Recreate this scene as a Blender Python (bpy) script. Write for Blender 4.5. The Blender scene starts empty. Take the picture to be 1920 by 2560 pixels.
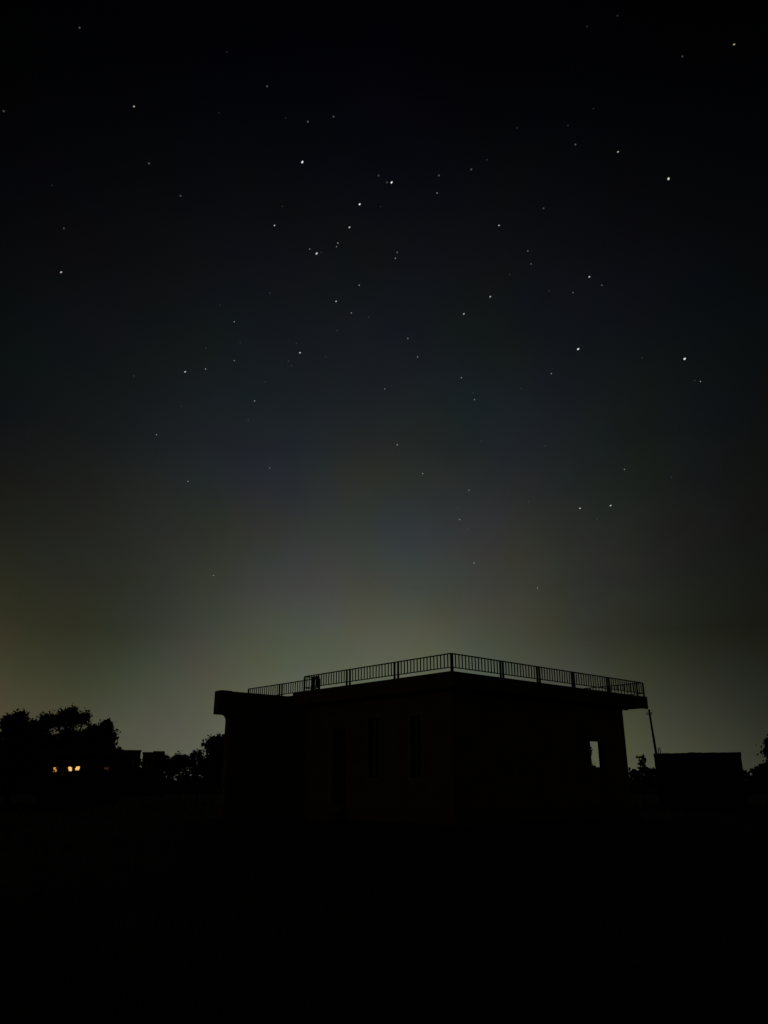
import bpy, math, random
import numpy as np

# ------------------------------------------------------------------ camera
F_PX, PITCH, CAM_Z = 1926.0, math.radians(19.3), 1.6      # focal length in photo pixels, upward tilt, eye height
scene = bpy.context.scene
col = scene.collection
cam_data = bpy.data.cameras.new('camera')
cam_data.sensor_fit = 'VERTICAL'
cam_data.sensor_height = 24.0
cam_data.sensor_width = 18.0
cam_data.lens = 24.0 * F_PX / 2560.0
cam_data.clip_start = 0.1
cam_data.clip_end = 12000.0
cam = bpy.data.objects.new('camera', cam_data)
col.objects.link(cam)
cam.location = (0, 0, CAM_Z)
cam.rotation_euler = (math.pi / 2 + PITCH, 0, 0)
scene.camera = cam

# ------------------------------------------------------------------ night sky
def s2l(c):
    c = c / 255.0
    return c / 12.92 if c <= 0.04045 else ((c + 0.055) / 1.055) ** 2.4

SKY_STOPS = [  # elevation in degrees, sRGB of the sky above the town glow
    (0.0, 112, 114, 92), (3.5, 105, 107, 87), (7.0, 93, 97, 81), (10.0, 84, 87, 74), (13.5, 68, 71, 64),
    (17.0, 56, 59, 55), (20.0, 46, 48.5, 47), (23.5, 35, 39, 40), (27.5, 26.5, 32, 34), (32.0, 21, 24, 27),
    (36.0, 17.5, 19, 22.5), (40.5, 11, 12.5, 16.5), (45.0, 5.5, 6.3, 10), (49.0, 3, 3, 6.5), (53.5, 1.5, 1.5, 4), (60.0, 1, 1, 2.6)]
GLOW_AZ = -1.0      # compass direction of the town, degrees right of straight ahead
def sky_at(e, az):
    """same function as the world nodes, for the stars' own brightness"""
    es = [s[0] for s in SKY_STOPS]
    base = [np.interp(e, es, [s2l(s[k]) for s in SKY_STOPS]) for k in (1, 2, 3)]
    sig = min(28.0, 15.4 + 0.6 * abs(e - 10.0))
    g = 0.06 + 0.94 * math.exp(-((az - GLOW_AZ) / sig) ** 2)
    return [x * g for x in base]

world = bpy.data.worlds.new('World')
scene.world = world
world.use_nodes = True
nt = world.node_tree
nt.nodes.clear()
def N(tree, kind, **kw):
    n = tree.nodes.new(kind)
    for k, v in kw.items():
        setattr(n, k, v)
    return n
def math_node(tree, op, a, b=None):
    n = tree.nodes.new('ShaderNodeMath'); n.operation = op
    for i, x in enumerate((a, b)):
        if x is None: continue
        if isinstance(x, (int, float)): n.inputs[i].default_value = x
        else: tree.links.new(x, n.inputs[i])
    return n.outputs[0]
tc = N(nt, 'ShaderNodeTexCoord')
sep = N(nt, 'ShaderNodeSeparateXYZ'); nt.links.new(tc.outputs['Generated'], sep.inputs[0])
M = lambda op, a, b=None: math_node(nt, op, a, b)
elev = M('MULTIPLY', M('ARCSINE', M('MAXIMUM', M('MINIMUM', sep.outputs[2], 1.0), 0.0)), 180 / math.pi)
azim = M('MULTIPLY', M('ARCTAN2', sep.outputs[0], sep.outputs[1]), 180 / math.pi)
ramp = N(nt, 'ShaderNodeValToRGB')
nt.links.new(M('DIVIDE', elev, 60.0), ramp.inputs[0])
cr = ramp.color_ramp
cr.interpolation = 'LINEAR'
while len(cr.elements) < len(SKY_STOPS): cr.elements.new(0.5)
for el, s in zip(cr.elements, SKY_STOPS):
    el.position = s[0] / 60.0
    el.color = (s2l(s[1]), s2l(s[2]), s2l(s[3]), 1)
sig = M('MINIMUM', M('ADD', M('MULTIPLY', M('ABSOLUTE', M('SUBTRACT', elev, 10.0)), 0.6), 15.4), 28.0)
q = M('DIVIDE', M('SUBTRACT', azim, GLOW_AZ), sig)
gauss = M('EXPONENT', M('MULTIPLY', M('MULTIPLY', q, q), -1.0))
gain = M('ADD', M('MULTIPLY', gauss, 0.94), 0.06)
tint = N(nt, 'ShaderNodeMix', data_type='RGBA', blend_type='MIX')
nt.links.new(gauss, tint.inputs[0])
tint.inputs[6].default_value = (0.98, 1.0, 0.88, 1); tint.inputs[7].default_value = (1, 1, 1, 1)
def vmath(op, a, b):
    n = nt.nodes.new('ShaderNodeVectorMath'); n.operation = op
    for i, x in enumerate((a, b)):
        if isinstance(x, tuple): n.inputs[i].default_value = x
        else: nt.links.new(x, n.inputs[i])
    return n.outputs[0]
def vscale(a, f):
    n = nt.nodes.new('ShaderNodeVectorMath'); n.operation = 'SCALE'
    if isinstance(a, tuple): n.inputs[0].default_value = a
    else: nt.links.new(a, n.inputs[0])
    nt.links.new(f, n.inputs['Scale'])
    return n.outputs[0]
main_glow = vscale(vmath('MULTIPLY', ramp.outputs[0], tint.outputs[2]), gain)
# a second, weaker and more orange town far to the left
q2 = M('DIVIDE', M('ADD', azim, 34.0), 10.5)
q3 = M('DIVIDE', elev, 10.7)
lobe = M('MULTIPLY', M('EXPONENT', M('MULTIPLY', M('MULTIPLY', q2, q2), -1.0)), M('EXPONENT', M('MULTIPLY', M('MULTIPLY', q3, q3), -1.0)))
glow = vmath('ADD', main_glow, vscale((0.088, 0.070, 0.027), lobe))
# soft colour blotches like sensor noise, multiplied into the sky colour
nz = N(nt, 'ShaderNodeTexNoise'); nz.inputs['Scale'].default_value = 7.0; nz.inputs['Detail'].default_value = 3.0
nt.links.new(tc.outputs['Generated'], nz.inputs['Vector'])
patch = vmath('ADD', vmath('MULTIPLY', vmath('SUBTRACT', nz.outputs['Color'], (0.5, 0.5, 0.5)), (0.62, 0.42, 0.90)), (0.985, 1, 1.05))
final = vmath('MULTIPLY', glow, patch)
bg = N(nt, 'ShaderNodeBackground'); bg.inputs['Strength'].default_value = 1.0
nt.links.new(final, bg.inputs['Color'])
out = N(nt, 'ShaderNodeOutputWorld'); nt.links.new(bg.outputs[0], out.inputs[0])

# weak warm light added from low left rear to brighten the house's left faces
sun_data = bpy.data.lights.new('sun', 'SUN'); sun_data.energy = 0.0062; sun_data.angle = math.radians(12); sun_data.color = (1.0, 0.74, 0.58)
sun = bpy.data.objects.new('sun', sun_data); col.objects.link(sun)
import mathutils
sun.rotation_euler = mathutils.Vector((0.95, 0.30, -0.07)).to_track_quat('-Z', 'Y').to_euler()

scene.view_settings.view_transform = 'Standard'
scene.view_settings.look = 'None'
scene.view_settings.exposure = 0.0
scene.view_settings.gamma = 1.0
scene.render.dither_intensity = 1.0

# ------------------------------------------------------------------ helpers
rng = np.random.default_rng(7)
random.seed(7)

def ray(u, v):
    x = (u - 960) / F_PX; y = (1280 - v) / F_PX
    return np.array([x, math.cos(PITCH) - y * math.sin(PITCH), math.sin(PITCH) + y * math.cos(PITCH)])
def at(u, v, D):
    """point in the direction of photo pixel (u, v) at ground distance D"""
    r = ray(u, v); k = D / math.hypot(r[0], r[1])
    return np.array([r[0] * k, r[1] * k, CAM_Z + r[2] * k])
def atz(u, v, z):
    r = ray(u, v); k = (z - CAM_Z) / r[2]
    return np.array([r[0] * k, r[1] * k, z])

class MB:
    """collects vertices and faces; build() links them as one mesh object"""
    def __init__(self): self.v = []; self.f = []
    def box(self, x0, x1, y0, y1, z0, z1):
        b = len(self.v)
        self.v += [(x0, y0, z0), (x1, y0, z0), (x1, y1, z0), (x0, y1, z0), (x0, y0, z1), (x1, y0, z1), (x1, y1, z1), (x0, y1, z1)]
        self.f += [tuple(b + i for i in q) for q in ((3, 2, 1, 0), (4, 5, 6, 7), (0, 1, 5, 4), (1, 2, 6, 5), (2, 3, 7, 6), (3, 0, 4, 7))]
        return self
    def prism(self, pts, lo, hi, axis='z'):
        """pts counter-clockwise polygon extruded along an axis"""
        b = len(self.v); n = len(pts)
        for h in (lo, hi):
            for p, q in pts:
                self.v.append((p, q, h) if axis == 'z' else (p, h, q) if axis == 'y' else (h, p, q))
        self.f.append(tuple(b + i for i in reversed(range(n)))); self.f.append(tuple(b + n + i for i in range(n)))
        for i in range(n):
            j = (i + 1) % n
            self.f.append((b + i, b + j, b + n + j, b + n + i))
        return self
    def tube(self, pts, radii, sides=7):
        base = len(self.v); pts = [np.array(p, float) for p in pts]
        for i, p in enumerate(pts):
            d = pts[min(i + 1, len(pts) - 1)] - pts[max(i - 1, 0)]
            d = d / (np.linalg.norm(d) + 1e-9)
            a = np.cross(d, (0, 0, 1) if abs(d[2]) < 0.9 else (1, 0, 0)); a /= np.linalg.norm(a); c = np.cross(d, a)
            for k in range(sides):
                t = 2 * math.pi * k / sides
                self.v.append(tuple(p + radii[i] * (a * math.cos(t) + c * math.sin(t))))
        for i in range(len(pts) - 1):
            for k in range(sides):
                l = (k + 1) % sides
                self.f.append((base + i * sides + k, base + i * sides + l, base + (i + 1) * sides + l, base + (i + 1) * sides + k))
        self.f.append(tuple(base + k for k in reversed(range(sides))))
        self.f.append(tuple(base + (len(pts) - 1) * sides + k for k in range(sides)))
        return self
    def mesh(self, name, mat, fix=False):
        m = bpy.data.meshes.new(name); m.from_pydata(self.v, [], self.f); m.materials.append(mat)
        if fix:
            import bmesh
            bm = bmesh.new(); bm.from_mesh(m); bmesh.ops.recalc_face_normals(bm, faces=bm.faces); bm.to_mesh(m); bm.free()
        m.update(); return m
    def build(self, name, mat, parent=None, fix=False):
        return link(name, self.mesh(name, mat, fix), parent)

def link(name, mesh, parent=None, loc=None):
    o = bpy.data.objects.new(name, mesh); col.objects.link(o)
    if parent is not None: o.parent = parent
    if loc is not None: o.location = loc
    return o
def empty(name, loc=(0, 0, 0), rz=0.0):
    o = bpy.data.objects.new(name, None); col.objects.link(o)
    o.location = tuple(float(c) for c in loc); o.rotation_euler = (0, 0, rz); o.empty_display_size = 0.3
    return o
def tag(o, label=None, cat=None, group=None, kind=None):
    if label: o['label'] = label
    if cat: o['category'] = cat
    if group: o['group'] = group
    if kind: o['kind'] = kind
    return o

def material(name, c1, c2=None, scale=6.0, rough=0.85, metallic=0.0, bump=0.0, bump_scale=40.0):
    m = bpy.data.materials.new(name); m.use_nodes = True
    t = m.node_tree; p = t.nodes['Principled BSDF']
    p.inputs['Roughness'].default_value = rough; p.inputs['Metallic'].default_value = metallic
    tcn = t.nodes.new('ShaderNodeTexCoord')
    n = t.nodes.new('ShaderNodeTexNoise'); n.inputs['Scale'].default_value = scale; n.inputs['Detail'].default_value = 6.0
    t.links.new(tcn.outputs['Object'], n.inputs['Vector'])
    r = t.nodes.new('ShaderNodeValToRGB'); r.color_ramp.elements[0].position = 0.35; r.color_ramp.elements[1].position = 0.68
    r.color_ramp.elements[0].color = (*c1, 1); r.color_ramp.elements[1].color = (*(c2 or c1), 1)
    t.links.new(n.outputs['Fac'], r.inputs[0]); t.links.new(r.outputs[0], p.inputs['Base Color'])
    if bump:
        n2 = t.nodes.new('ShaderNodeTexNoise'); n2.inputs['Scale'].default_value = bump_scale; n2.inputs['Detail'].default_value = 5.0
        t.links.new(tcn.outputs['Object'], n2.inputs['Vector'])
        b = t.nodes.new('ShaderNodeBump'); b.inputs['Strength'].default_value = bump; b.inputs['Distance'].default_value = 0.02
        t.links.new(n2.outputs['Fac'], b.inputs['Height']); t.links.new(b.outputs[0], p.inputs['Normal'])
    return m
def emitter(name, c, strength, var=0.0):
    m = bpy.data.materials.new(name); m.use_nodes = True
    t = m.node_tree; t.nodes.clear()
    e = t.nodes.new('ShaderNodeEmission'); e.inputs['Color'].default_value = (*c, 1); e.inputs['Strength'].default_value = strength
    if var:
        n = t.nodes.new('ShaderNodeTexNoise'); n.inputs['Scale'].default_value = 9.0
        tcn = t.nodes.new('ShaderNodeTexCoord'); t.links.new(tcn.outputs['Object'], n.inputs['Vector'])
        mm = math_node(t, 'MULTIPLY', math_node(t, 'ADD', math_node(t, 'MULTIPLY', math_node(t, 'SUBTRACT', n.outputs['Fac'], 0.5), var), 1.0), strength)
        t.links.new(mm, e.inputs['Strength'])
    o = t.nodes.new('ShaderNodeOutputMaterial'); t.links.new(e.outputs[0], o.inputs[0])
    return m

MAT = dict(
    soil=material('dry_soil', (0.026, 0.020, 0.015), (0.046, 0.036, 0.026), 1.2, 0.95, bump=0.5, bump_scale=9),
    plaster=material('brown_plaster', (0.44, 0.255, 0.20), (0.55, 0.345, 0.27), 1.4, 0.9, bump=0.25),
    trim=material('pale_trim_plaster', (0.58, 0.46, 0.36), (0.66, 0.54, 0.43), 2.0, 0.85, bump=0.15),
    concrete=material('roof_concrete', (0.32, 0.23, 0.19), (0.40, 0.29, 0.24), 1.8, 0.92, bump=0.3),
    iron=material('painted_iron', (0.020, 0.020, 0.030), (0.035, 0.033, 0.040), 9.0, 0.55, 0.3),
    wood=material('door_wood', (0.07, 0.04, 0.022), (0.11, 0.065, 0.035), 5.0, 0.6),
    mud=material('mud_wall', (0.10, 0.075, 0.05), (0.15, 0.115, 0.08), 2.5, 0.95, bump=0.5, bump_scale=12),
    far_wall=material('far_house_wall', (0.12, 0.10, 0.085), (0.18, 0.15, 0.125), 0.8, 0.92),
    bark=material('bark', (0.045, 0.034, 0.025), (0.075, 0.055, 0.040), 8.0, 0.95, bump=0.6, bump_scale=25),
    leaf=material('leaf', (0.030, 0.050, 0.018), (0.060, 0.090, 0.032), 1.5, 0.7),
    leaf_dry=material('dry_leaf', (0.045, 0.055, 0.022), (0.085, 0.085, 0.040), 1.5, 0.75),
    grass=material('grass', (0.050, 0.055, 0.020), (0.090, 0.080, 0.035), 0.6, 0.85),
    pole=material('weathered_pole', (0.09, 0.08, 0.07), (0.14, 0.125, 0.11), 5.0, 0.85, bump=0.3),
    ceramic=material('insulator_ceramic', (0.16, 0.07, 0.04), (0.20, 0.09, 0.05), 9.0, 0.3),
    cabinet=material('cabinet_paint', (0.030, 0.035, 0.040), (0.05, 0.055, 0.06), 6.0, 0.55, 0.2),
)
g = bpy.data.materials.new('window_glass'); g.use_nodes = True
gp = g.node_tree.nodes['Principled BSDF']
gp.inputs['Base Color'].default_value = (0.9, 0.95, 0.95, 1); gp.inputs['Transmission Weight'].default_value = 1.0
gp.inputs['Roughness'].default_value = 0.02; gp.inputs['IOR'].default_value = 1.45
MAT['glass'] = g
MAT['lamp'] = emitter('lamplit_pane', (1.0, 0.53, 0.15), 1.15, 0.9)
MAT['lamp_mid'] = emitter('amber_lamplit_pane', (0.85, 0.38, 0.06), 0.65, 1.0)
MAT['lamp_dim'] = emitter('dim_lamplit_pane', (0.60, 0.24, 0.07), 0.06, 1.0)

# ------------------------------------------------------------------ ground
def ground():
    radii = np.concatenate([np.linspace(0, 70, 57), np.geomspace(74, 4000, 40)])
    seg = 144
    v = []; f = []
    for i, r in enumerate(radii):
        for k in range(seg):
            t = 2 * math.pi * k / seg
            x, y = r * math.cos(t), r * math.sin(t)
            amp = 0.07 * min(1, r / 8) * (1 if r < 120 else 0.0)
            z = -0.09 + amp * (math.sin(x * 0.61 + 1.3 * math.sin(y * 0.23)) * 0.5 + math.sin(y * 0.83 + x * 0.21) * 0.3 + random.uniform(-0.3, 0.3))
            v.append((x, y, z))
    for i in range(len(radii) - 1):
        for k in range(seg):
            l = (k + 1) % seg
            f.append((i * seg + k, (i + 1) * seg + k, (i + 1) * seg + l, i * seg + l))
    m = MB(); m.v = v; m.f = f
    tag(m.build('ground', MAT['soil']), kind='structure')
ground()

# ------------------------------------------------------------------ the house
ROOF_Z, RAIL_Z = 6.0, 6.76
CORNER = atz(1129, 1677, ROOF_Z)
HOUSE_RZ = math.radians(42.2)
house = empty('house', (CORNER[0], CORNER[1], 0), HOUSE_RZ)
tag(house, 'large dark flat roofed house with iron railings round its overhanging roof', 'house')
AX = np.array([math.cos(HOUSE_RZ), math.sin(HOUSE_RZ)]); AY = np.array([-math.sin(HOUSE_RZ), math.cos(HOUSE_RZ)])

X0, X1, Y0, Y1 = 0.9, 14.5, 0.9, 17.0      # outer wall lines, local
WT = 0.26                                   # wall thickness
ZB, ZT = 0.5, 5.4                           # plinth top, slab underside

def wall_pieces(lo, hi, z0, z1, openings):
    """rectangles (a0, a1, z0, z1) of a wall strip with openings (a0, a1, b0, b1) cut out"""
    cuts = sorted(openings); res = []; p = lo
    for a0, a1, b0, b1 in cuts:
        if a0 > p: res.append((p, a0, z0, z1))
        if b0 > z0: res.append((a0, a1, z0, b0))
        if b1 < z1: res.append((a0, a1, b1, z1))
        p = a1
    if p < hi: res.append((p, hi, z0, z1))
    return res

left_openings = [(2.70, 3.46, 1.75, 4.42), (5.42, 6.36, 1.75, 4.46), (8.0, 9.02, ZB, 4.1)]       # along local y
front_openings = [(10.62, 12.22, 2.22, 3.62)]      # along local x
end_openings = [(1.75, 3.13, 2.22, 3.86), (7.4, 8.7, 1.6, 3.8)]                                   # along local y

MB().box(X0 - 0.22, X1 + 0.22, Y0 - 0.22, Y1 + 0.2, -0.3, ZB).build('plinth', MAT['concrete'], house)
m = MB()
for a0, a1, b0, b1 in wall_pieces(Y0 + WT, Y1 - WT, ZB, ZT, left_openings): m.box(X0, X0 + WT, a0, a1, b0, b1)
m.build('wall', MAT['plaster'], house)
m = MB()
for a0, a1, b0, b1 in wall_pieces(X0, X1, ZB, ZT, front_openings): m.box(a0, a1, Y0, Y0 + WT, b0, b1)
m.build('wall', MAT['plaster'], house)
m = MB()
for a0, a1, b0, b1 in wall_pieces(Y0 + WT, Y1 - WT, ZB, ZT, end_openings): m.box(X1 - WT, X1, a0, a1, b0, b1)
m.build('wall', MAT['plaster'], house)
MB().box(X0, X1, Y1 - WT, Y1, ZB, ZT).build('wall', MAT['plaster'], house)
MB().box(9.4, 9.55, Y0 + WT, Y1 - WT, ZB, ZT).build('partition', MAT['plaster'], house)
MB().box(9.55, X1 - WT, 6.3, 6.45, ZB, ZT).build('partition', MAT['plaster'], house)

# overhanging roof slab, stepped back where the side wing starts
XS, YS = 15.66, 17.45
slab = MB().prism([(0, 0), (XS, 0), (XS, YS), (0.86, YS), (0.86, 11.32), (0, 11.32)], ZT, ROOF_Z).build('roof_slab', MAT['concrete'], house)
MB().box(0.05, XS - 0.05, -0.012, 0.06, ZT - 0.05, ZT - 0.002).build('drip_edge', MAT['concrete'], slab)
MB().box(-0.012, 0.06, 0.061, 11.28, ZT - 0.05, ZT - 0.002).build('drip_edge', MAT['concrete'], slab)

# thin screen wall projecting from the left side, under a deep boxed parapet beam
WX0, WY0, WY1 = -2.76, 12.86, 13.26
MB().box(WX0, X0 - 0.002, WY0, WY1, ZB, 4.83).build('screen_wall', MAT['plaster'], house)
MB().box(WX0 - 0.1, X0 - 0.24, WY0 - 0.12, WY1 + 0.12, -0.3, ZB).build('screen_plinth', MAT['concrete'], house)
MB().prism([(-3.44, 4.83), (0.855, 4.83), (0.855, 5.985), (-2.70, 5.985), (-2.76, 6.012), (-3.34, 6.012), (-3.40, 5.99), (-3.44, 5.94)], WY0 - 0.03, WY1 + 0.08, 'y').build('parapet', MAT['concrete'], house, True)
fil = [(WX0, 4.83 - 0.30)] + [(WX0 - 0.30 + 0.30 * math.cos(t), 4.83 - 0.30 + 0.30 * math.sin(t)) for t in np.linspace(0.08, math.pi / 2 - 0.02, 9)] + [(WX0 - 0.30, 4.829), (WX0, 4.829)]
fm = MB()
for i in range(1, len(fil) - 2):            # fan from the inner corner: a concave plaster cove
    fm.prism([fil[-1], fil[i], fil[i + 1]], WY0, WY1, 'y')
fm.build('cove', MAT['plaster'], house, True)

def window(a0, a1, b0, b1, axis, pos, inward, panes=True):
    """frame set in an opening; axis 'x' = wall runs along local x at y=pos"""
    def bx(mb, p0, p1, q0, q1, d0, d1):
        lo, hi = sorted((pos + inward * d0, pos + inward * d1))
        return mb.box(p0, p1, lo, hi, q0, q1) if axis == 'x' else mb.box(lo, hi, p0, p1, q0, q1)
    t = 0.06
    fr = MB()
    bx(fr, a0, a0 + t, b0, b1, 0.10, 0.18); bx(fr, a1 - t, a1, b0, b1, 0.10, 0.18)
    bx(fr, a0 + t, a1 - t, b0, b0 + t, 0.10, 0.18); bx(fr, a0 + t, a1 - t, b1 - t, b1, 0.10, 0.18)
    w = fr.build('window', MAT['wood'], house)
    sl = MB(); bx(sl, a0 - 0.08, a1 + 0.08, b0 - 0.09, b0 - 0.004, -0.09, 0.0 - 0.003); sl.build('sill', MAT['trim'] if panes else MAT['plaster'], w)
    sr = MB(); e = 0.012
    bx(sr, a0 - 0.10, a0 - e * 0, b0, b1, -0.03, -0.003); bx(sr, a1, a1 + 0.10, b0, b1, -0.03, -0.003); bx(sr, a0 - 0.10, a1 + 0.10, b1, b1 + 0.10, -0.03, -0.003)
    sr.build('surround', MAT['trim'] if panes else MAT['plaster'], w)
    if panes:
        mid = (a0 + a1) / 2
        ml = MB(); bx(ml, mid - 0.025, mid + 0.025, b0 + t, b1 - t, 0.11, 0.17); ml.build('mullion', MAT['wood'], w)
        for p0, p1 in ((a0 + t, mid - 0.025), (mid + 0.025, a1 - t)):
            g = MB(); bx(g, p0, p1, b0 + t, b1 - t, 0.137, 0.143); g.build('pane', MAT['glass'], w)
    return w
window(*left_openings[0], 'y', X0, 1); window(*left_openings[1], 'y', X0, 1)
window(*front_openings[0], 'x', Y0, 1, False)
window(*end_openings[0], 'y', X1, -1, False); window(*end_openings[1], 'y', X1, -1)
# side door with a fanlight over it
a0, a1, b0, b1 = left_openings[2]
dr = MB().box(X0 + 0.12, X0 + 0.17, a0 + 0.07, a1 - 0.07, ZB + 0.01, 3.0).build('door', MAT['wood'], house)
MB().box(X0 + 0.10, X0 + 0.19, a0, a0 + 0.07, ZB, b1).box(X0 + 0.10, X0 + 0.19, a1 - 0.07, a1, ZB, b1).box(X0 + 0.10, X0 + 0.19, a0 + 0.07, a1 - 0.07, 3.0, 3.08).box(X0 + 0.10, X0 + 0.19, a0 + 0.07, a1 - 0.07, b1 - 0.07, b1).build('door_frame', MAT['wood'], dr)
MB().box(X0 + 0.138, X0 + 0.144, a0 + 0.07, a1 - 0.07, 3.08, b1 - 0.07).build('pane', MAT['glass'], dr)
MB().box(X0 + 0.07, X0 + 0.12, a0 + 0.14, a0 + 0.17, 1.45, 1.62).build('handle', MAT['iron'], dr)
for k in range(3): MB().box(X0 - 0.55 - 0.3 * k, X0 - 0.25 - 0.3 * k, a0 - 0.3, a1 + 0.3, -0.3, 0.5 - 0.15 * (k + 1) + 0.1).build('step', MAT['concrete'], house)
# unlit lamp fitting under the far end of the overhang
p = atz(1564, 1772, 5.36); d = p[:2] - CORNER[:2]; lx, ly = float(d @ AX), float(d @ AY)
MB().box(lx - 0.09, lx + 0.09, ly - 0.09, ly + 0.09, 5.28, 5.398).build('lamp_fitting', MAT['iron'], house)

# --- roof railings: rails as a part, posts and balusters as its pieces
BAL = MB().box(-0.019, 0.019, -0.019, 0.019, 0.0, RAIL_Z - 0.045 - ROOF_Z - 0.185).mesh('baluster', MAT['iron'])
POST = MB().box(-0.036, 0.036, -0.036, 0.036, 0.0, RAIL_Z - 0.043 - ROOF_Z).mesh('post', MAT['iron'])
def railing(p0, p1, posts, pitch=0.205):
    """p0, p1 local (x, y); posts = distances along it with a post; balusters fill the panels between"""
    p0 = np.array(p0, float); p1 = np.array(p1, float); L = np.linalg.norm(p1 - p0); d = (p1 - p0) / L; n = np.array([-d[1], d[0]])
    mb = MB()
    for zc, hw, hh in ((RAIL_Z - 0.02, 0.03, 0.023), (ROOF_Z + 0.165, 0.02, 0.02)):
        b = len(mb.v)
        for s, w, h in ((0, -hw, -hh), (L, -hw, -hh), (L, hw, -hh), (0, hw, -hh), (0, -hw, hh), (L, -hw, hh), (L, hw, hh), (0, hw, hh)):
            q = p0 + d * s + n * w; mb.v.append((q[0], q[1], zc + h))
        mb.f += [tuple(b + i for i in q) for q in ((3, 2, 1, 0), (4, 5, 6, 7), (0, 1, 5, 4), (1, 2, 6, 5), (2, 3, 7, 6), (3, 0, 4, 7))]
    r = mb.build('railing', MAT['iron'], house)
    rz = math.atan2(d[1], d[0])
    for s in posts:
        q = p0 + d * s; o = link('post', POST, r, (q[0], q[1], ROOF_Z)); o.rotation_euler.z = rz
    ps = sorted(posts)
    for s0, s1 in zip(ps[:-1], ps[1:]):
        k = int(round((s1 - s0) / pitch))
        for i in range(1, k):
            s = s0 + (s1 - s0) * i / k; q = p0 + d * s
            o = link('baluster', BAL, r, (q[0], q[1], ROOF_Z + 0.187)); o.rotation_euler.z = rz + random.uniform(-0.05, 0.05)
            o.rotation_euler.x = random.gauss(0, 0.006); o.rotation_euler.y = random.gauss(0, 0.006)
    return r
RX = 0.05
# along the long left side: posts stand in pairs
railing((RX, RX), (RX, 10.40), [0.0, 3.28, 3.52, 6.68, 6.92, 10.35])
railing((RX + 0.04, RX), (15.40, RX), [0.02, 3.18, 3.36, 5.86, 6.04, 8.66, 8.84, 11.78, 11.98, 15.35])
railing((15.38, RX + 0.04), (15.38, 12.0), [0.3, 3.3, 6.3, 9.3, 11.9])
railing((RX + 0.04, 10.40), (1.0, 10.40), [0.5, 0.93])
railing((1.0, 10.44), (1.0, 17.2), [0.0, 3.32, 3.56, 6.72])

# short close-barred guard panel standing behind the railing's end
railing((0.45, 9.72), (0.45, 10.27), [0.0, 0.55], 0.11)

# ------------------------------------------------------------------ trees and shrubs
def leaf_mesh(name, pts, size, mat, squash=1.0):
    """one quad leaf per point, random attitude"""
    n = len(pts); size = size * rng.uniform(0.6, 1.35, n)
    a = rng.normal(size=(n, 3)); a /= np.linalg.norm(a, axis=1)[:, None]
    b = rng.normal(size=(n, 3)); b -= (b * a).sum(1)[:, None] * a; b /= np.linalg.norm(b, axis=1)[:, None]
    a = a * (size * 0.5)[:, None]; b = b * (size * 0.28)[:, None]
    v = np.stack([pts - a, pts + b * 1.0 - a * 0.1, pts + a, pts - b - a * 0.1], axis=1).reshape(-1, 3)
    m = bpy.data.meshes.new(name)
    m.vertices.add(4 * n); m.vertices.foreach_set('co', v.astype(np.float32).ravel())
    m.loops.add(4 * n); m.loops.foreach_set('vertex_index', np.arange(4 * n, dtype=np.int32))
    m.polygons.add(n); m.polygons.foreach_set('loop_start', np.arange(0, 4 * n, 4, dtype=np.int32))
    m.polygons.foreach_set('loop_total', np.full(n, 4, dtype=np.int32))
    m.materials.append(mat); m.update(calc_edges=True); m.validate()
    return m
def blob_points(c, r, n, clumps, spread, shell=0.5):
    """points in uneven clumps through an ellipsoid"""
    d = rng.normal(size=(clumps, 3)); d /= np.linalg.norm(d, axis=1)[:, None]
    rad = shell + (1 - shell) * rng.uniform(0, 1, clumps) ** 0.5
    rad *= rng.uniform(0.78, 1.10, clumps)
    cc = d * rad[:, None] * r
    k = rng.integers(0, clumps, n)
    off = rng.normal(size=(n, 3)) * spread * np.mean(r) * rng.uniform(0.5, 1.2, clumps)[k][:, None]
    return c + cc[k] + off

def tree(name, label, cat, foot, blobs, D=None, leaf=0.30, mat='leaf', trunk_r=0.16, group=None, fork=0.35, trunk_name='trunk', crown_name='crown'):
    """foot = (u, D) ; blobs = list of (u, v, ru, rv, n_leaves, clumps, spread, shell[, depth offset]) in photo pixels at ground distance D"""
    u0, D = foot
    base = at(u0, 1954, D); base[2] = -0.05
    root = empty(name, base); tag(root, label, cat, group)
    pts = []; tr = MB(); px = D / 2010.0
    cs = []
    for bl in blobs:
        u, v, ru, rv, n, cl, sp, sh = bl[:8]
        c = at(u, v, D + (bl[8] if len(bl) > 8 else 0.0)) - base
        r = np.array([ru * px, ru * px * 0.85, rv * px])
        pts.append(blob_points(c, r, n, cl, sp, sh)); cs.append((c, r))
    top = max(c[2] for c, r in cs)
    fk = np.array([random.uniform(-0.15, 0.15), random.uniform(-0.15, 0.15), max(0.25, top * fork)])
    tr.tube([(0, 0, -0.1), fk * 0.5 + np.array([0.06, -0.04, 0]), fk], [trunk_r * 1.25, trunk_r, trunk_r * 0.85], 9)
    for c, r in cs:
        mid = fk * 0.5 + c * 0.5 + np.array([random.uniform(-.2, .2), random.uniform(-.2, .2), -0.12 * r[2]])
        tr.tube([fk * 0.97, mid, c], [trunk_r * 0.62, trunk_r * 0.4, trunk_r * 0.2], 6)
        for j in range(7):
            dd = rng.normal(size=3); dd /= np.linalg.norm(dd)
            e = c + dd * r * 0.9
            tr.tube([mid * 0.4 + c * 0.6, c * 0.5 + e * 0.5 + rng.normal(size=3) * 0.06, e], [trunk_r * 0.22, trunk_r * 0.12, trunk_r * 0.05], 5)
    tr.build(trunk_name, MAT['bark'], root)
    P = np.concatenate(pts); P[:, 2] = np.maximum(P[:, 2], 0.05)
    link(crown_name, leaf_mesh(crown_name, P, leaf, MAT[mat]), root)
    return root

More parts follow.
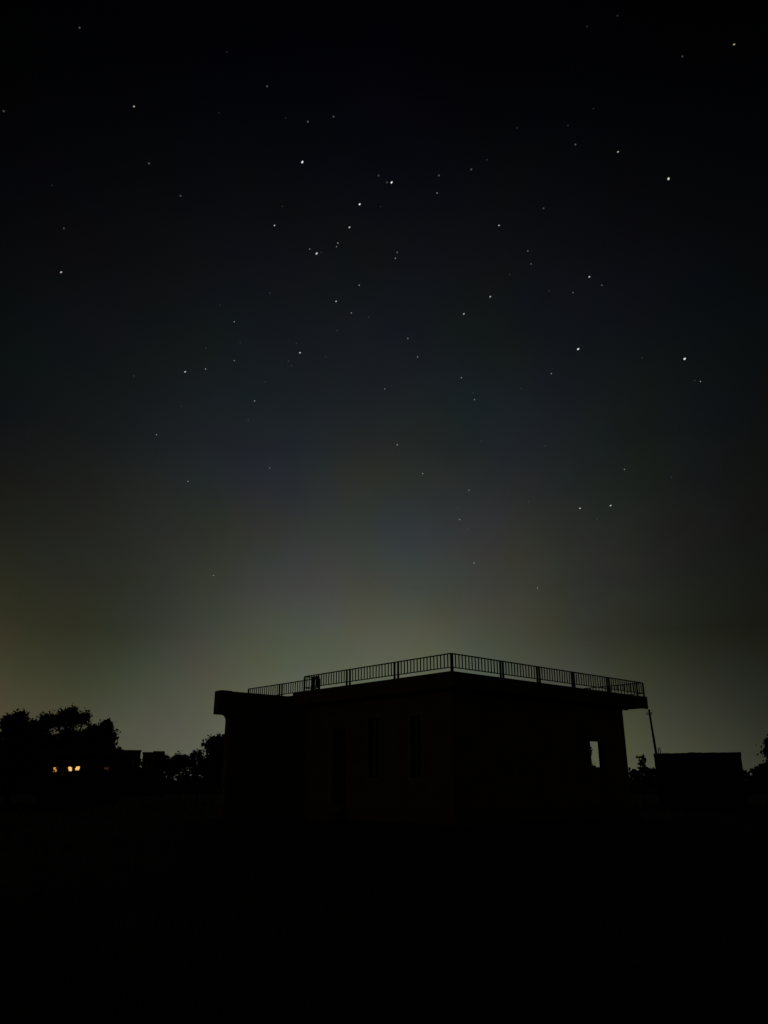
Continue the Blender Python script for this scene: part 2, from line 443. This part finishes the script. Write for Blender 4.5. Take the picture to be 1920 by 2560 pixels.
G1 = 'trees round the farmhouse'
tree('broad_tree', 'dense broad tree at the outer end of the tree group with tufted top', 'tree', (22, 74),
     [(-30, 1850, 55, 46, 5200, 60, .22, .2), (35, 1808, 32, 20, 2600, 34, .20, .3), (48, 1792, 14, 8, 420, 12, .28, .4), (50, 1862, 50, 42, 5200, 60, .22, .2), (-20, 1912, 60, 36, 5200, 60, .2, .2), (62, 1914, 50, 34, 5200, 60, .2, .2)], group=G1, trunk_r=.24)
tree('umbrella_tree', 'tall flat topped tree with a feathery umbrella crown above the other trees', 'tree', (172, 76),
     [(128, 1797, 24, 12, 1250, 22, .24, .3), (172, 1786, 22, 13, 1700, 26, .22, .25), (208, 1795, 26, 10, 1350, 24, .22, .3), (160, 1806, 46, 8, 1200, 26, .22, .2)], group=G1, trunk_r=.17, fork=.62, leaf=.24)
tree('round_tree', 'rounded dense tree with a wispy tuft beside the umbrella tree', 'tree', (242, 70),
     [(248, 1856, 40, 32, 5200, 55, .2, .2), (238, 1890, 52, 28, 4600, 50, .2, .2), (266, 1815, 14, 13, 520, 16, .26, .4), (244, 1826, 24, 8, 700, 16, .25, .3)], group=G1, trunk_r=.2)
tree('leafy_tree', 'wide dark tree with low branches standing behind the lamplit farmhouse', 'tree', (128, 80),
     [(92, 1852, 46, 44, 5200, 60, .22, .2), (150, 1862, 55, 42, 6000, 60, .22, .2), (205, 1864, 40, 40, 4200, 50, .2, .2), (105, 1812, 22, 12, 700, 18, .25, .3), (110, 1912, 50, 32, 4200, 50, .2, .2), (190, 1912, 60, 30, 4600, 50, .2, .2)], group=G1, trunk_r=.24)
tree('shrub', 'low dark bush in front of the farmhouse wall below its lit openings', 'shrub', (160, 58),
     [(110, 1944, 30, 10, 1500, 26, .24, .2), (165, 1946, 34, 9, 1500, 26, .24, .2), (225, 1940, 36, 14, 2000, 30, .24, .2)], leaf=.16, trunk_r=.05)
# leafy sprays that break up the lamplight
tree('sapling', 'thin sapling with sparse leaves in front of the lamplit openings', 'sapling', (166, 62),
     [(159, 1926, 8, 10, 130, 12, .3, .3), (184.5, 1923, 2.5, 7, 90, 8, .3, .3), (169.5, 1928.5, 3.5, 3.5, 44, 4, .25, .1), (182, 1916, 3.2, 2.6, 36, 4, .25, .1), (170, 1916, 2, 1.8, 14, 3, .25, .1), (187.5, 1916, 4.2, 2.8, 50, 4, .25, .1), (199.5, 1926.5, 2.6, 3.4, 40, 4, .25, .1), (190, 1927, 2, 1.6, 14, 3, .25, .1),
      (133.5, 1930, 2.8, 6, 60, 6, .25, .1), (142.5, 1919, 2.6, 5, 50, 6, .25, .1), (263, 1926, 4.5, 3, 60, 6, .3, .3), (268, 1916, 4, 2.5, 50, 6, .3, .3), (166, 1905, 24, 5, 420, 16, .25, .2), (204, 1922, 4, 9, 60, 8, .3, .3)], leaf=.15, trunk_r=.018)

tree('bushy_tree', 'dense bushy tree rising beside the projecting end of the house', 'tree', (562, 60),
     [(560, 1872, 46, 24, 5200, 60, .2, .15), (575, 1858, 42, 17, 3600, 40, .13, .15), (546, 1908, 50, 26, 5600, 50, .2, .2), (532, 1852, 13, 8, 700, 14, .2, .3)], trunk_r=.16, leaf=.24)
tree('shrub', 'scraggly shrub with upright twigs beside the dense bushy tree', 'shrub', (492, 62),
     [(488, 1894, 12, 14, 420, 14, .3, .3), (500, 1884, 6, 12, 150, 8, .3, .3), (478, 1902, 14, 10, 500, 14, .25, .2)], trunk_r=.05, leaf=.17)
tree('shrub', 'low rounded bush between the far houses and the scraggly shrub', 'shrub', (450, 90),
     [(450, 1900, 20, 12, 1500, 26, .2, .2), (462, 1893, 9, 6, 420, 10, .2, .2), (440, 1912, 30, 18, 2000, 30, .2, .2)], trunk_r=.08)
tree('shrub', 'sloping bush growing against the wall of the stepped far house', 'shrub', (408, 96),
     [(404, 1902, 15, 15, 1500, 24, .2, .2), (412, 1912, 18, 14, 1300, 20, .2, .2)], trunk_r=.08)
tree('shrub', 'bush filling the foot of the gap between tree group and flat far house', 'shrub', (296, 96),
     [(297, 1890, 9, 14, 900, 16, .2, .2), (300, 1906, 16, 16, 1200, 20, .2, .2)], trunk_r=.08)

tree('castor_plant', 'small large leaved plant growing between the house and the leaning pole', 'plant', (1606, 56),
     [(1603, 1892, 11, 2.2, 26, 8, .14, .4), (1609, 1900, 6, 4.5, 36, 8, .22, .3), (1604, 1909, 7, 8, 70, 11, .22, .3), (1612, 1922, 11, 5, 200, 14, .2, .2), (1632, 1929, 20, 4, 420, 18, .18, .2), (1584, 1928, 5, 2.5, 40, 7, .25, .2)], leaf=.25, trunk_r=.035, trunk_name='stem', crown_name='foliage')
tree('shrub', 'shrub seen through the open corner room window of the house', 'shrub', (1474, 64),
     [(1476, 1872, 4, 6, 30, 6, .28, .2), (1474, 1884, 7, 5, 70, 7, .28, .2), (1468, 1905, 9, 12, 300, 14, .25, .2), (1484, 1924, 18, 7, 300, 14, .25, .2)], leaf=.20, trunk_r=.04)
tree('roadside_tree', 'tree beyond the low mud house with drooping branch tips', 'tree', (1958, 64),
     [(1945, 1862, 26, 22, 1700, 30, .22, .2), (1916, 1853, 7, 4, 70, 7, .25, .3), (1915, 1875, 8, 6, 130, 8, .25, .3), (1972, 1880, 44, 44, 3600, 40, .22, .2)], trunk_r=.15, leaf=.24)
tree('shrub', 'bush growing below the drooping tree past the low mud house', 'shrub', (1908, 62),
     [(1908, 1924, 17, 15, 1300, 22, .2, .2), (1898, 1930, 16, 10, 800, 16, .2, .2)], trunk_r=.05, leaf=.2)

# far belt of trees and hedges: nobody could count it
def belt():
    pts = []
    prof_az = [-60, -30, -20, -15.5, -12.5, -9.5, -3, 5, 14, 17, 20, 24, 26, 60]
    prof_h = [5.5, 5.5, 5.6, 5.7, 5.6, 5.7, 4.6, 4.2, 3.9, 3.6, 3.7, 3.45, 3.5, 5.0]
    az = -58.0
    while az < 58:
        h = np.interp(az, prof_az, prof_h) * rng.uniform(0.93, 1.04)
        D = rng.uniform(135, 165)
        h = CAM_Z + (h - CAM_Z) * D / 150
        a = math.radians(az); w = rng.uniform(1.2, 2.6)
        c = np.array([D * math.sin(a), D * math.cos(a), h * 0.5])
        pts.append(blob_points(c, np.array([w, w, h * 0.47]), 300, 16, .16, .2))
        pts.append(blob_points(np.array([D * .97 * math.sin(a), D * .97 * math.cos(a), h * 0.22]), np.array([w * 1.2, w, h * 0.24]), 150, 14, .2, .1))
        az += math.degrees(w * 0.42 / 150)
    P = np.concatenate(pts); P[:, 2] = np.maximum(P[:, 2], 0)
    o = link('tree_belt', leaf_mesh('tree_belt', P, 0.55, MAT['leaf']))
    tag(o, 'far dark belt of low trees and hedges along the horizon', 'hedge', kind='stuff')
belt()

def grass():
    pts = []
    n = 9000
    r = 3 + 75 * rng.uniform(0, 1, n) ** 0.7; a = np.radians(rng.uniform(-42, 42, n))
    x, y = r * np.sin(a), r * np.cos(a)
    lx = (x - CORNER[0]) * AX[0] + (y - CORNER[1]) * AX[1]; ly = (x - CORNER[0]) * AY[0] + (y - CORNER[1]) * AY[1]
    keep = ~((lx > -4.2) & (lx < 15.2) & (ly > 0.4) & (ly < 17.6)); x, y = x[keep], y[keep]
    n = len(x); k = 5
    x = np.repeat(x, k) + rng.normal(size=n * k) * .06; y = np.repeat(y, k) + rng.normal(size=n * k) * .06
    h = rng.uniform(.08, .28, n * k); t = rng.uniform(0, 6.28, n * k); lean = rng.normal(size=(n * k, 2)) * .07
    w = .008
    v = np.empty((n * k, 3, 3), np.float32)
    v[:, 0] = np.stack([x - w * np.cos(t), y - w * np.sin(t), np.full_like(x, -.12)], 1)
    v[:, 1] = np.stack([x + w * np.cos(t), y + w * np.sin(t), np.full_like(x, -.12)], 1)
    v[:, 2] = np.stack([x + lean[:, 0], y + lean[:, 1], h], 1)
    N_ = n * k
    m = bpy.data.meshes.new('grass'); m.vertices.add(3 * N_); m.vertices.foreach_set('co', v.ravel())
    m.loops.add(3 * N_); m.loops.foreach_set('vertex_index', np.arange(3 * N_, dtype=np.int32))
    m.polygons.add(N_); m.polygons.foreach_set('loop_start', np.arange(0, 3 * N_, 3, dtype=np.int32)); m.polygons.foreach_set('loop_total', np.full(N_, 3, dtype=np.int32))
    m.materials.append(MAT['grass']); m.update(calc_edges=True)
    tag(link('grass', m), 'sparse dry grass over the dark field', 'grass', kind='stuff')
grass()

# ------------------------------------------------------------------ farmhouse with lamplight under the trees
FD = 66.0
fl, fr_ = at(96, 1954, FD), at(300, 1954, FD)
fdir = (fr_ - fl)[:2]; fw = float(np.linalg.norm(fdir)); frz = math.atan2(fdir[1], fdir[0])
farm = empty('farmhouse', (fl[0], fl[1], 0), frz)
tag(farm, 'low farmhouse under the trees with small lamplit openings', 'house')
def floc(u, v):
    """local (x, z) on the farmhouse front for a pixel"""
    r = ray(u, v); nrm = np.array([-math.sin(frz), math.cos(frz)]); k = (fl[:2] @ nrm) / (r[:2] @ nrm)
    P = r * k; return float((P[:2] - fl[:2]) @ np.array([math.cos(frz), math.sin(frz)])), CAM_Z + float(P[2])
lit = [(133, 1917, 142, 1934, 'lamp_mid'), (169.5, 1915.5, 182, 1928.5, 'lamp'), (187, 1915, 199.5, 1927, 'lamp'), (155, 1922, 163, 1940, 'lamp_dim'), (260, 1916, 271, 1927, 'lamp_dim')]
ops = []
for u0, v0, u1, v1, mt in lit:
    x0, z1 = floc(u0, v0); x1, z0 = floc(u1, v1); ops.append((x0, x1, z0, z1))
m = MB()
for a0, a1, b0, b1 in wall_pieces(0, fw, -0.2, 3.6, ops): m.box(a0, a1, 0, 0.25, b0, b1)
m.box(0, fw, 3.75, 4.0, -0.2, 3.6).box(0, 0.25, 0.25, 3.75, -0.2, 3.6).box(fw - 0.25, fw, 0.25, 3.75, -0.2, 3.6)
m.build('wall', MAT['mud'], farm)
MB().box(-0.3, fw + 0.3, -0.25, 4.2, 3.602, 3.8).build('roof', MAT['concrete'], farm)
for (a0, a1, b0, b1), l in zip(ops, lit):
    w = MB().box(a0, a0 + .03, .10, .16, b0, b1).box(a1 - .03, a1, .10, .16, b0, b1).box(a0 + .03, a1 - .03, .10, .16, b1 - .03, b1).box(a0 + .03, a1 - .03, .10, .16, b0, b0 + .03).build('window', MAT['wood'], farm)
    MB().box(a0 + .03, a1 - .03, .12, .13, b0 + .03, b1 - .03).build('pane', MAT[l[4]], w)
MB().box(3.6, 4.5, -.04, -.002, -.1, 2.0).build('door', MAT['wood'], farm)

# ------------------------------------------------------------------ far flat-roofed houses
def far_house(name, label, blocks, D, dep=6.0):
    u0, v0, u1 = blocks[0][:3]
    p0 = at(u0, 1954, D); p1 = at(blocks[-1][2], 1954, D); dv = (p1 - p0)[:2]; rz = math.atan2(dv[1], dv[0])
    o = empty(name, (p0[0], p0[1], 0), rz); ex = np.array([math.cos(rz), math.sin(rz)])
    for ub, vb, ue in blocks:
        a = float((at(ub, 1954, D)[:2] - p0[:2]) @ ex); b = float((at(ue, 1954, D)[:2] - p0[:2]) @ ex); h = float(at(ub, vb, D)[2])
        MB().box(a, b - .004, 0, dep, -.2, h - .22).build('wall', MAT['far_wall'], o)
        MB().box(a - .06, b + .06 if ue == blocks[-1][2] else b - .004, -.08, dep + .08, h - .219, h).build('roof', MAT['concrete'], o)
        n = 0
        for k in range(2):
            xa = a + (b - a) * (.25 + .4 * k)
            w = MB().box(xa, xa + .5, -.04, -.002, h - 2.2, h - 1.2).build('window', MAT['wood'], o)
            MB().box(xa + .06, xa + .44, -.055, -.042, h - 2.14, h - 1.26).build('pane', MAT['glass'], w)
    tag(o, label, 'house')
far_house('far_house', 'far flat topped house block half hidden behind the rounded tree', [(285, 1874.5, 345)], 118)
far_house('far_house', 'far house with a stepped flat roof beyond the rounded bush', [(350.5, 1880, 377), (377, 1877.5, 404.5)], 112)

# low mud house on the right with pipes on its roof
MDIST = 62.0
pl = at(1640, 1954, MDIST); mrz = math.radians(-19.5)
mdir = np.array([math.cos(mrz), math.sin(mrz)]); rr = ray(1864, 1954)[:2]
tt = (pl[0] * rr[1] - pl[1] * rr[0]) / (rr[0] * mdir[1] - rr[1] * mdir[0]); mw = float(tt)
MR = float(np.linalg.norm(pl[:2] + mdir * tt))
mud = empty('mud_house', (pl[0], pl[1], 0), mrz)
tag(mud, 'low long mud house with an uneven flat roof and two thin roof pipes', 'house')
zt = float(at(1640, 1884, MDIST)[2]); zr = float(at(1850, 1880.5, MR)[2])
MB().box(0.05, mw - .05, 0, 5.0, -.2, min(zt, zr) - .22).build('wall', MAT['mud'], mud)
npt = 26; top = []
for i in range(npt + 1):
    x = .03 + (mw - .06) * i / npt
    z = zt + (zr - zt) * min(1.0, i / npt * 2.2) + random.uniform(-.018, .018) + (.04 if i in (11, 12) else 0)
    top.append((x, z))
base_z = min(zt, zr) - .219
MB().prism([(.03, base_z), (mw - .03, base_z)] + top[::-1], -.12, 5.15, 'y').build('roof', MAT['mud'], mud, True)
for u, h in ((1654.5, .42), (1659, .47)):
    x = float((at(u, 1954, MDIST)[:2] - pl[:2]) @ np.array([math.cos(mrz), math.sin(mrz)]))
    MB().tube([(x, .5, zt - .1), (x, .5, zt + h)], [.03, .03], 8).build('pipe', MAT['iron'], mud)
dm = MB().box(3.0, 3.9, -.05, -.002, -.1, 1.9).build('door', MAT['wood'], mud)
MB().box(1.2, 1.9, -.05, -.002, 1.0, 1.8).build('window', MAT['wood'], mud); MB().box(5.2, 5.9, -.05, -.002, 1.0, 1.8).build('window', MAT['wood'], mud)

# ------------------------------------------------------------------ leaning electricity pole
PD = 55.0
tp, md = at(1622, 1772, PD), at(1641.5, 1890, PD)
k = (0 - md[2]) / (tp[2] - md[2]); ft = md + (tp - md) * k
pole = empty('utility_pole', (ft[0], ft[1], -.05)); tag(pole, 'thin leaning electricity pole with a short cross arm beside the house', 'pole')
tl = tp - np.array([ft[0], ft[1], 0])
MB().tube([(0, 0, -.3), tl * .5, tl], [.095, .08, .062], 10).build('shaft', MAT['pole'], pole)
cd = np.array([.93, .37, 0])
ca = tl - np.array([0, 0, .33])
arm = MB().tube([ca - cd * .26 + [0, -.08, 0], ca + cd * .16 + [0, -.08, 0]], [.024, .024], 6).build('cross_arm', MAT['iron'], pole)
for s in (-.22, .12):
    q = ca + cd * s + [0, -.08, .03]
    MB().tube([q, q + [0, 0, .05], q + [0, 0, .07], q + [0, 0, .13]], [.02, .02, .045, .03], 8).build('insulator', MAT['ceramic'], arm)
MB().box(float(tl[0]) * .2 - .22, float(tl[0]) * .2 - .09, float(tl[1]) * .2 - .1, float(tl[1]) * .2 + .1, float(tl[2]) * .2, float(tl[2]) * .2 + .3).build('meter_box', MAT['iron'], pole)

# ------------------------------------------------------------------ stars
SD = 3000.0
K = 1920 / 1659
W_, Y_, O_, G_, B_, R_ = (1, .98, 1), (1, .92, .74), (1, .80, .60), (.80, 1, .80), (.82, .86, 1), (1, .84, .80)
CLASSES = {  # radius in photo pixels, radiance, label, group
    'bright': (2.6, .8, 'bright white star in the clear night sky', 'bright white stars'),
    'mid': (1.95, .42, 'clear white star of middling brightness', 'middling white stars'),
    'small': (1.6, .22, 'small sharp pale star', 'small pale stars'),
    'dim': (2.3, .065, 'dim soft star barely brighter than the sky', 'dim soft stars'),
    'faint': (1.8, .022, 'very faint star almost lost in the sky', 'very faint stars')}
STARS = [
    (172, 60, 'dim', W_), (289.5, 230, 'mid', Y_), (8, 240, 'dim', Y_), (577, 186, 'dim', R_), (490, 112, 'faint', W_), (665, 263, 'dim', Y_), (720.5, 252, 'dim', W_),
    (617, 255, 'faint', Y_), (473, 244, 'faint', R_), (322, 353, 'dim', Y_), (653, 350, 'bright', B_), (390, 423, 'dim', W_), (138, 493, 'dim', Y_), (112, 400, 'faint', Y_),
    (132, 588, 'mid', R_), (593, 487, 'mid', W_), (610, 446, 'faint', Y_), (777, 441, 'bright', W_), (755, 491, 'mid', W_), (846, 394, 'bright', W_), (836, 394, 'dim', G_),
    (818, 379, 'dim', G_), (822, 446, 'faint', O_), (730, 525, 'small', Y_), (727, 533, 'small', W_), (669, 538, 'small', W_), (684, 547.5, 'bright', B_), (694, 545, 'faint', G_),
    (858, 545, 'dim', Y_), (854, 558, 'small', W_), (776, 616, 'small', Y_), (726, 651, 'mid', W_), (759, 676, 'small', Y_), (796, 685, 'faint', W_), (583, 633, 'faint', W_),
    (475, 659, 'faint', W_), (506, 695, 'small', W_), (728, 714, 'faint', W_), (519, 740, 'faint', W_), (445, 752, 'faint', W_), (506, 779, 'small', W_), (400, 803, 'mid', W_),
    (444, 797, 'small', W_), (640, 742, 'faint', W_), (648, 762, 'mid', W_), (623, 780, 'faint', W_), (630, 790, 'faint', W_), (704, 771, 'faint', W_), (573, 825, 'faint', W_),
    (550, 866, 'small', W_), (392, 878, 'faint', G_), (536, 908, 'faint', W_), (338, 939, 'small', W_), (583, 1011, 'small', W_), (406, 1040, 'small', W_), (461, 1243, 'small', W_),
    (289, 812, 'faint', W_), (948, 379, 'dim', G_), (944, 417, 'small', G_), (1018, 366, 'dim', B_), (1052, 345, 'faint', R_), (1078, 487, 'mid', W_), (1174, 450, 'dim', Y_),
    (1140, 542, 'dim', Y_), (1147, 570, 'dim', W_), (1101, 593, 'faint', O_), (1186, 628, 'faint', O_), (1059, 641, 'mid', W_), (1002, 678, 'mid', W_), (881, 731, 'small', W_),
    (902, 771, 'small', W_), (997, 816, 'small', W_), (1025, 863, 'small', Y_), (1022, 848, 'faint', W_), (1126, 839, 'faint', W_), (1191, 807, 'small', O_), (1249, 754, 'bright', W_),
    (1273, 598, 'mid', W_), (1300, 616, 'dim', W_), (1238, 632, 'dim', Y_), (1335, 328, 'mid', Y_), (1243, 312, 'dim', W_), (1227, 271, 'faint', Y_), (1282, 235, 'faint', W_),
    (1117, 276, 'faint', W_), (1444, 386, 'bright', Y_), (1474, 122, 'dim', B_), (1586, 96, 'mid', O_), (1268, 57, 'faint', Y_), (1334, 34, 'faint', W_), (1479, 775, 'bright', W_),
    (1513, 824, 'small', W_), (1501, 822, 'faint', G_), (1387, 773, 'faint', W_), (831, 840, 'small', Y_), (858, 961, 'small', Y_), (913, 1023, 'small', W_), (1040, 953, 'faint', W_),
    (1177, 963, 'faint', W_), (1013, 1059, 'small', W_), (989, 1097, 'faint', W_), (993, 1122, 'small', W_), (1010, 1143, 'faint', W_), (1024, 1216, 'small', W_), (1161, 1270, 'small', Y_),
    (1142, 1084, 'faint', W_), (1253, 1098, 'mid', W_), (1319, 1092, 'mid', W_), (1289, 1121, 'faint', W_), (1349, 1014, 'small', W_), (1450, 1031, 'faint', W_)]
COLNAME = {W_: 'white', Y_: 'yellowish', O_: 'orange', G_: 'greenish', B_: 'bluish', R_: 'reddish'}
def ico():
    t = (1 + 5 ** .5) / 2
    v = [(-1, t, 0), (1, t, 0), (-1, -t, 0), (1, -t, 0), (0, -1, t), (0, 1, t), (0, -1, -t), (0, 1, -t), (t, 0, -1), (t, 0, 1), (-t, 0, -1), (-t, 0, 1)]
    f = [(0, 11, 5), (0, 5, 1), (0, 1, 7), (0, 7, 10), (0, 10, 11), (1, 5, 9), (5, 11, 4), (11, 10, 2), (10, 7, 6), (7, 1, 8), (3, 9, 4), (3, 4, 2), (3, 2, 6), (3, 6, 8), (3, 8, 9), (4, 9, 5), (2, 4, 11), (6, 2, 10), (8, 6, 7), (9, 8, 1)]
    s = math.sqrt(1 + t * t); return [tuple(c / s for c in p) for p in v], f
IV, IF = ico()
for su, sv, cl, c in STARS:
    rad, lum, label, grp = CLASSES[cl]
    u, v = su * K, sv * K
    d = ray(u, v); d = d / np.linalg.norm(d); p = d * SD + np.array([0, 0, CAM_Z])
    e = math.degrees(math.asin(d[2])); az = math.degrees(math.atan2(d[0], d[1])); sk = sky_at(e, az)
    lum *= random.uniform(.85, 1.2); r = rad / 1990.0 * SD * random.uniform(.92, 1.1)
    cc = tuple(lum * a + s for a, s in zip(c, sk)); mx = max(cc)
    mb = MB(); mb.v = [tuple(r * q * random.uniform(.8, 1.12) for q in pv) for pv in IV]; mb.f = list(IF)
    if cl in ('bright', 'mid'):
        t = random.uniform(.4, 1.2); k2 = random.uniform(.62, .8); off = np.array([math.cos(t), 0, math.sin(t)]) * r * random.uniform(.75, 1.0)
        mb.v = [tuple(np.array(q) * .86 - off * .4) for q in mb.v] + [tuple(np.array(q) * r * k2 * random.uniform(.8, 1.1) + off * .6) for q in IV]
        mb.f += [tuple(i + 12 for i in q) for q in IF]
    mt = emitter('starlight', tuple(q / mx for q in cc), mx); mt.cycles.emission_sampling = 'NONE'
    o = mb.build('star', mt); o.location = tuple(p)
    cn = COLNAME[c]
    tag(o, label.replace('white', cn) if 'white' in label else label.replace('star', cn + ' star', 1), 'star', (grp.replace('white', cn) if 'white' in grp else grp.replace('stars', cn + ' stars')))
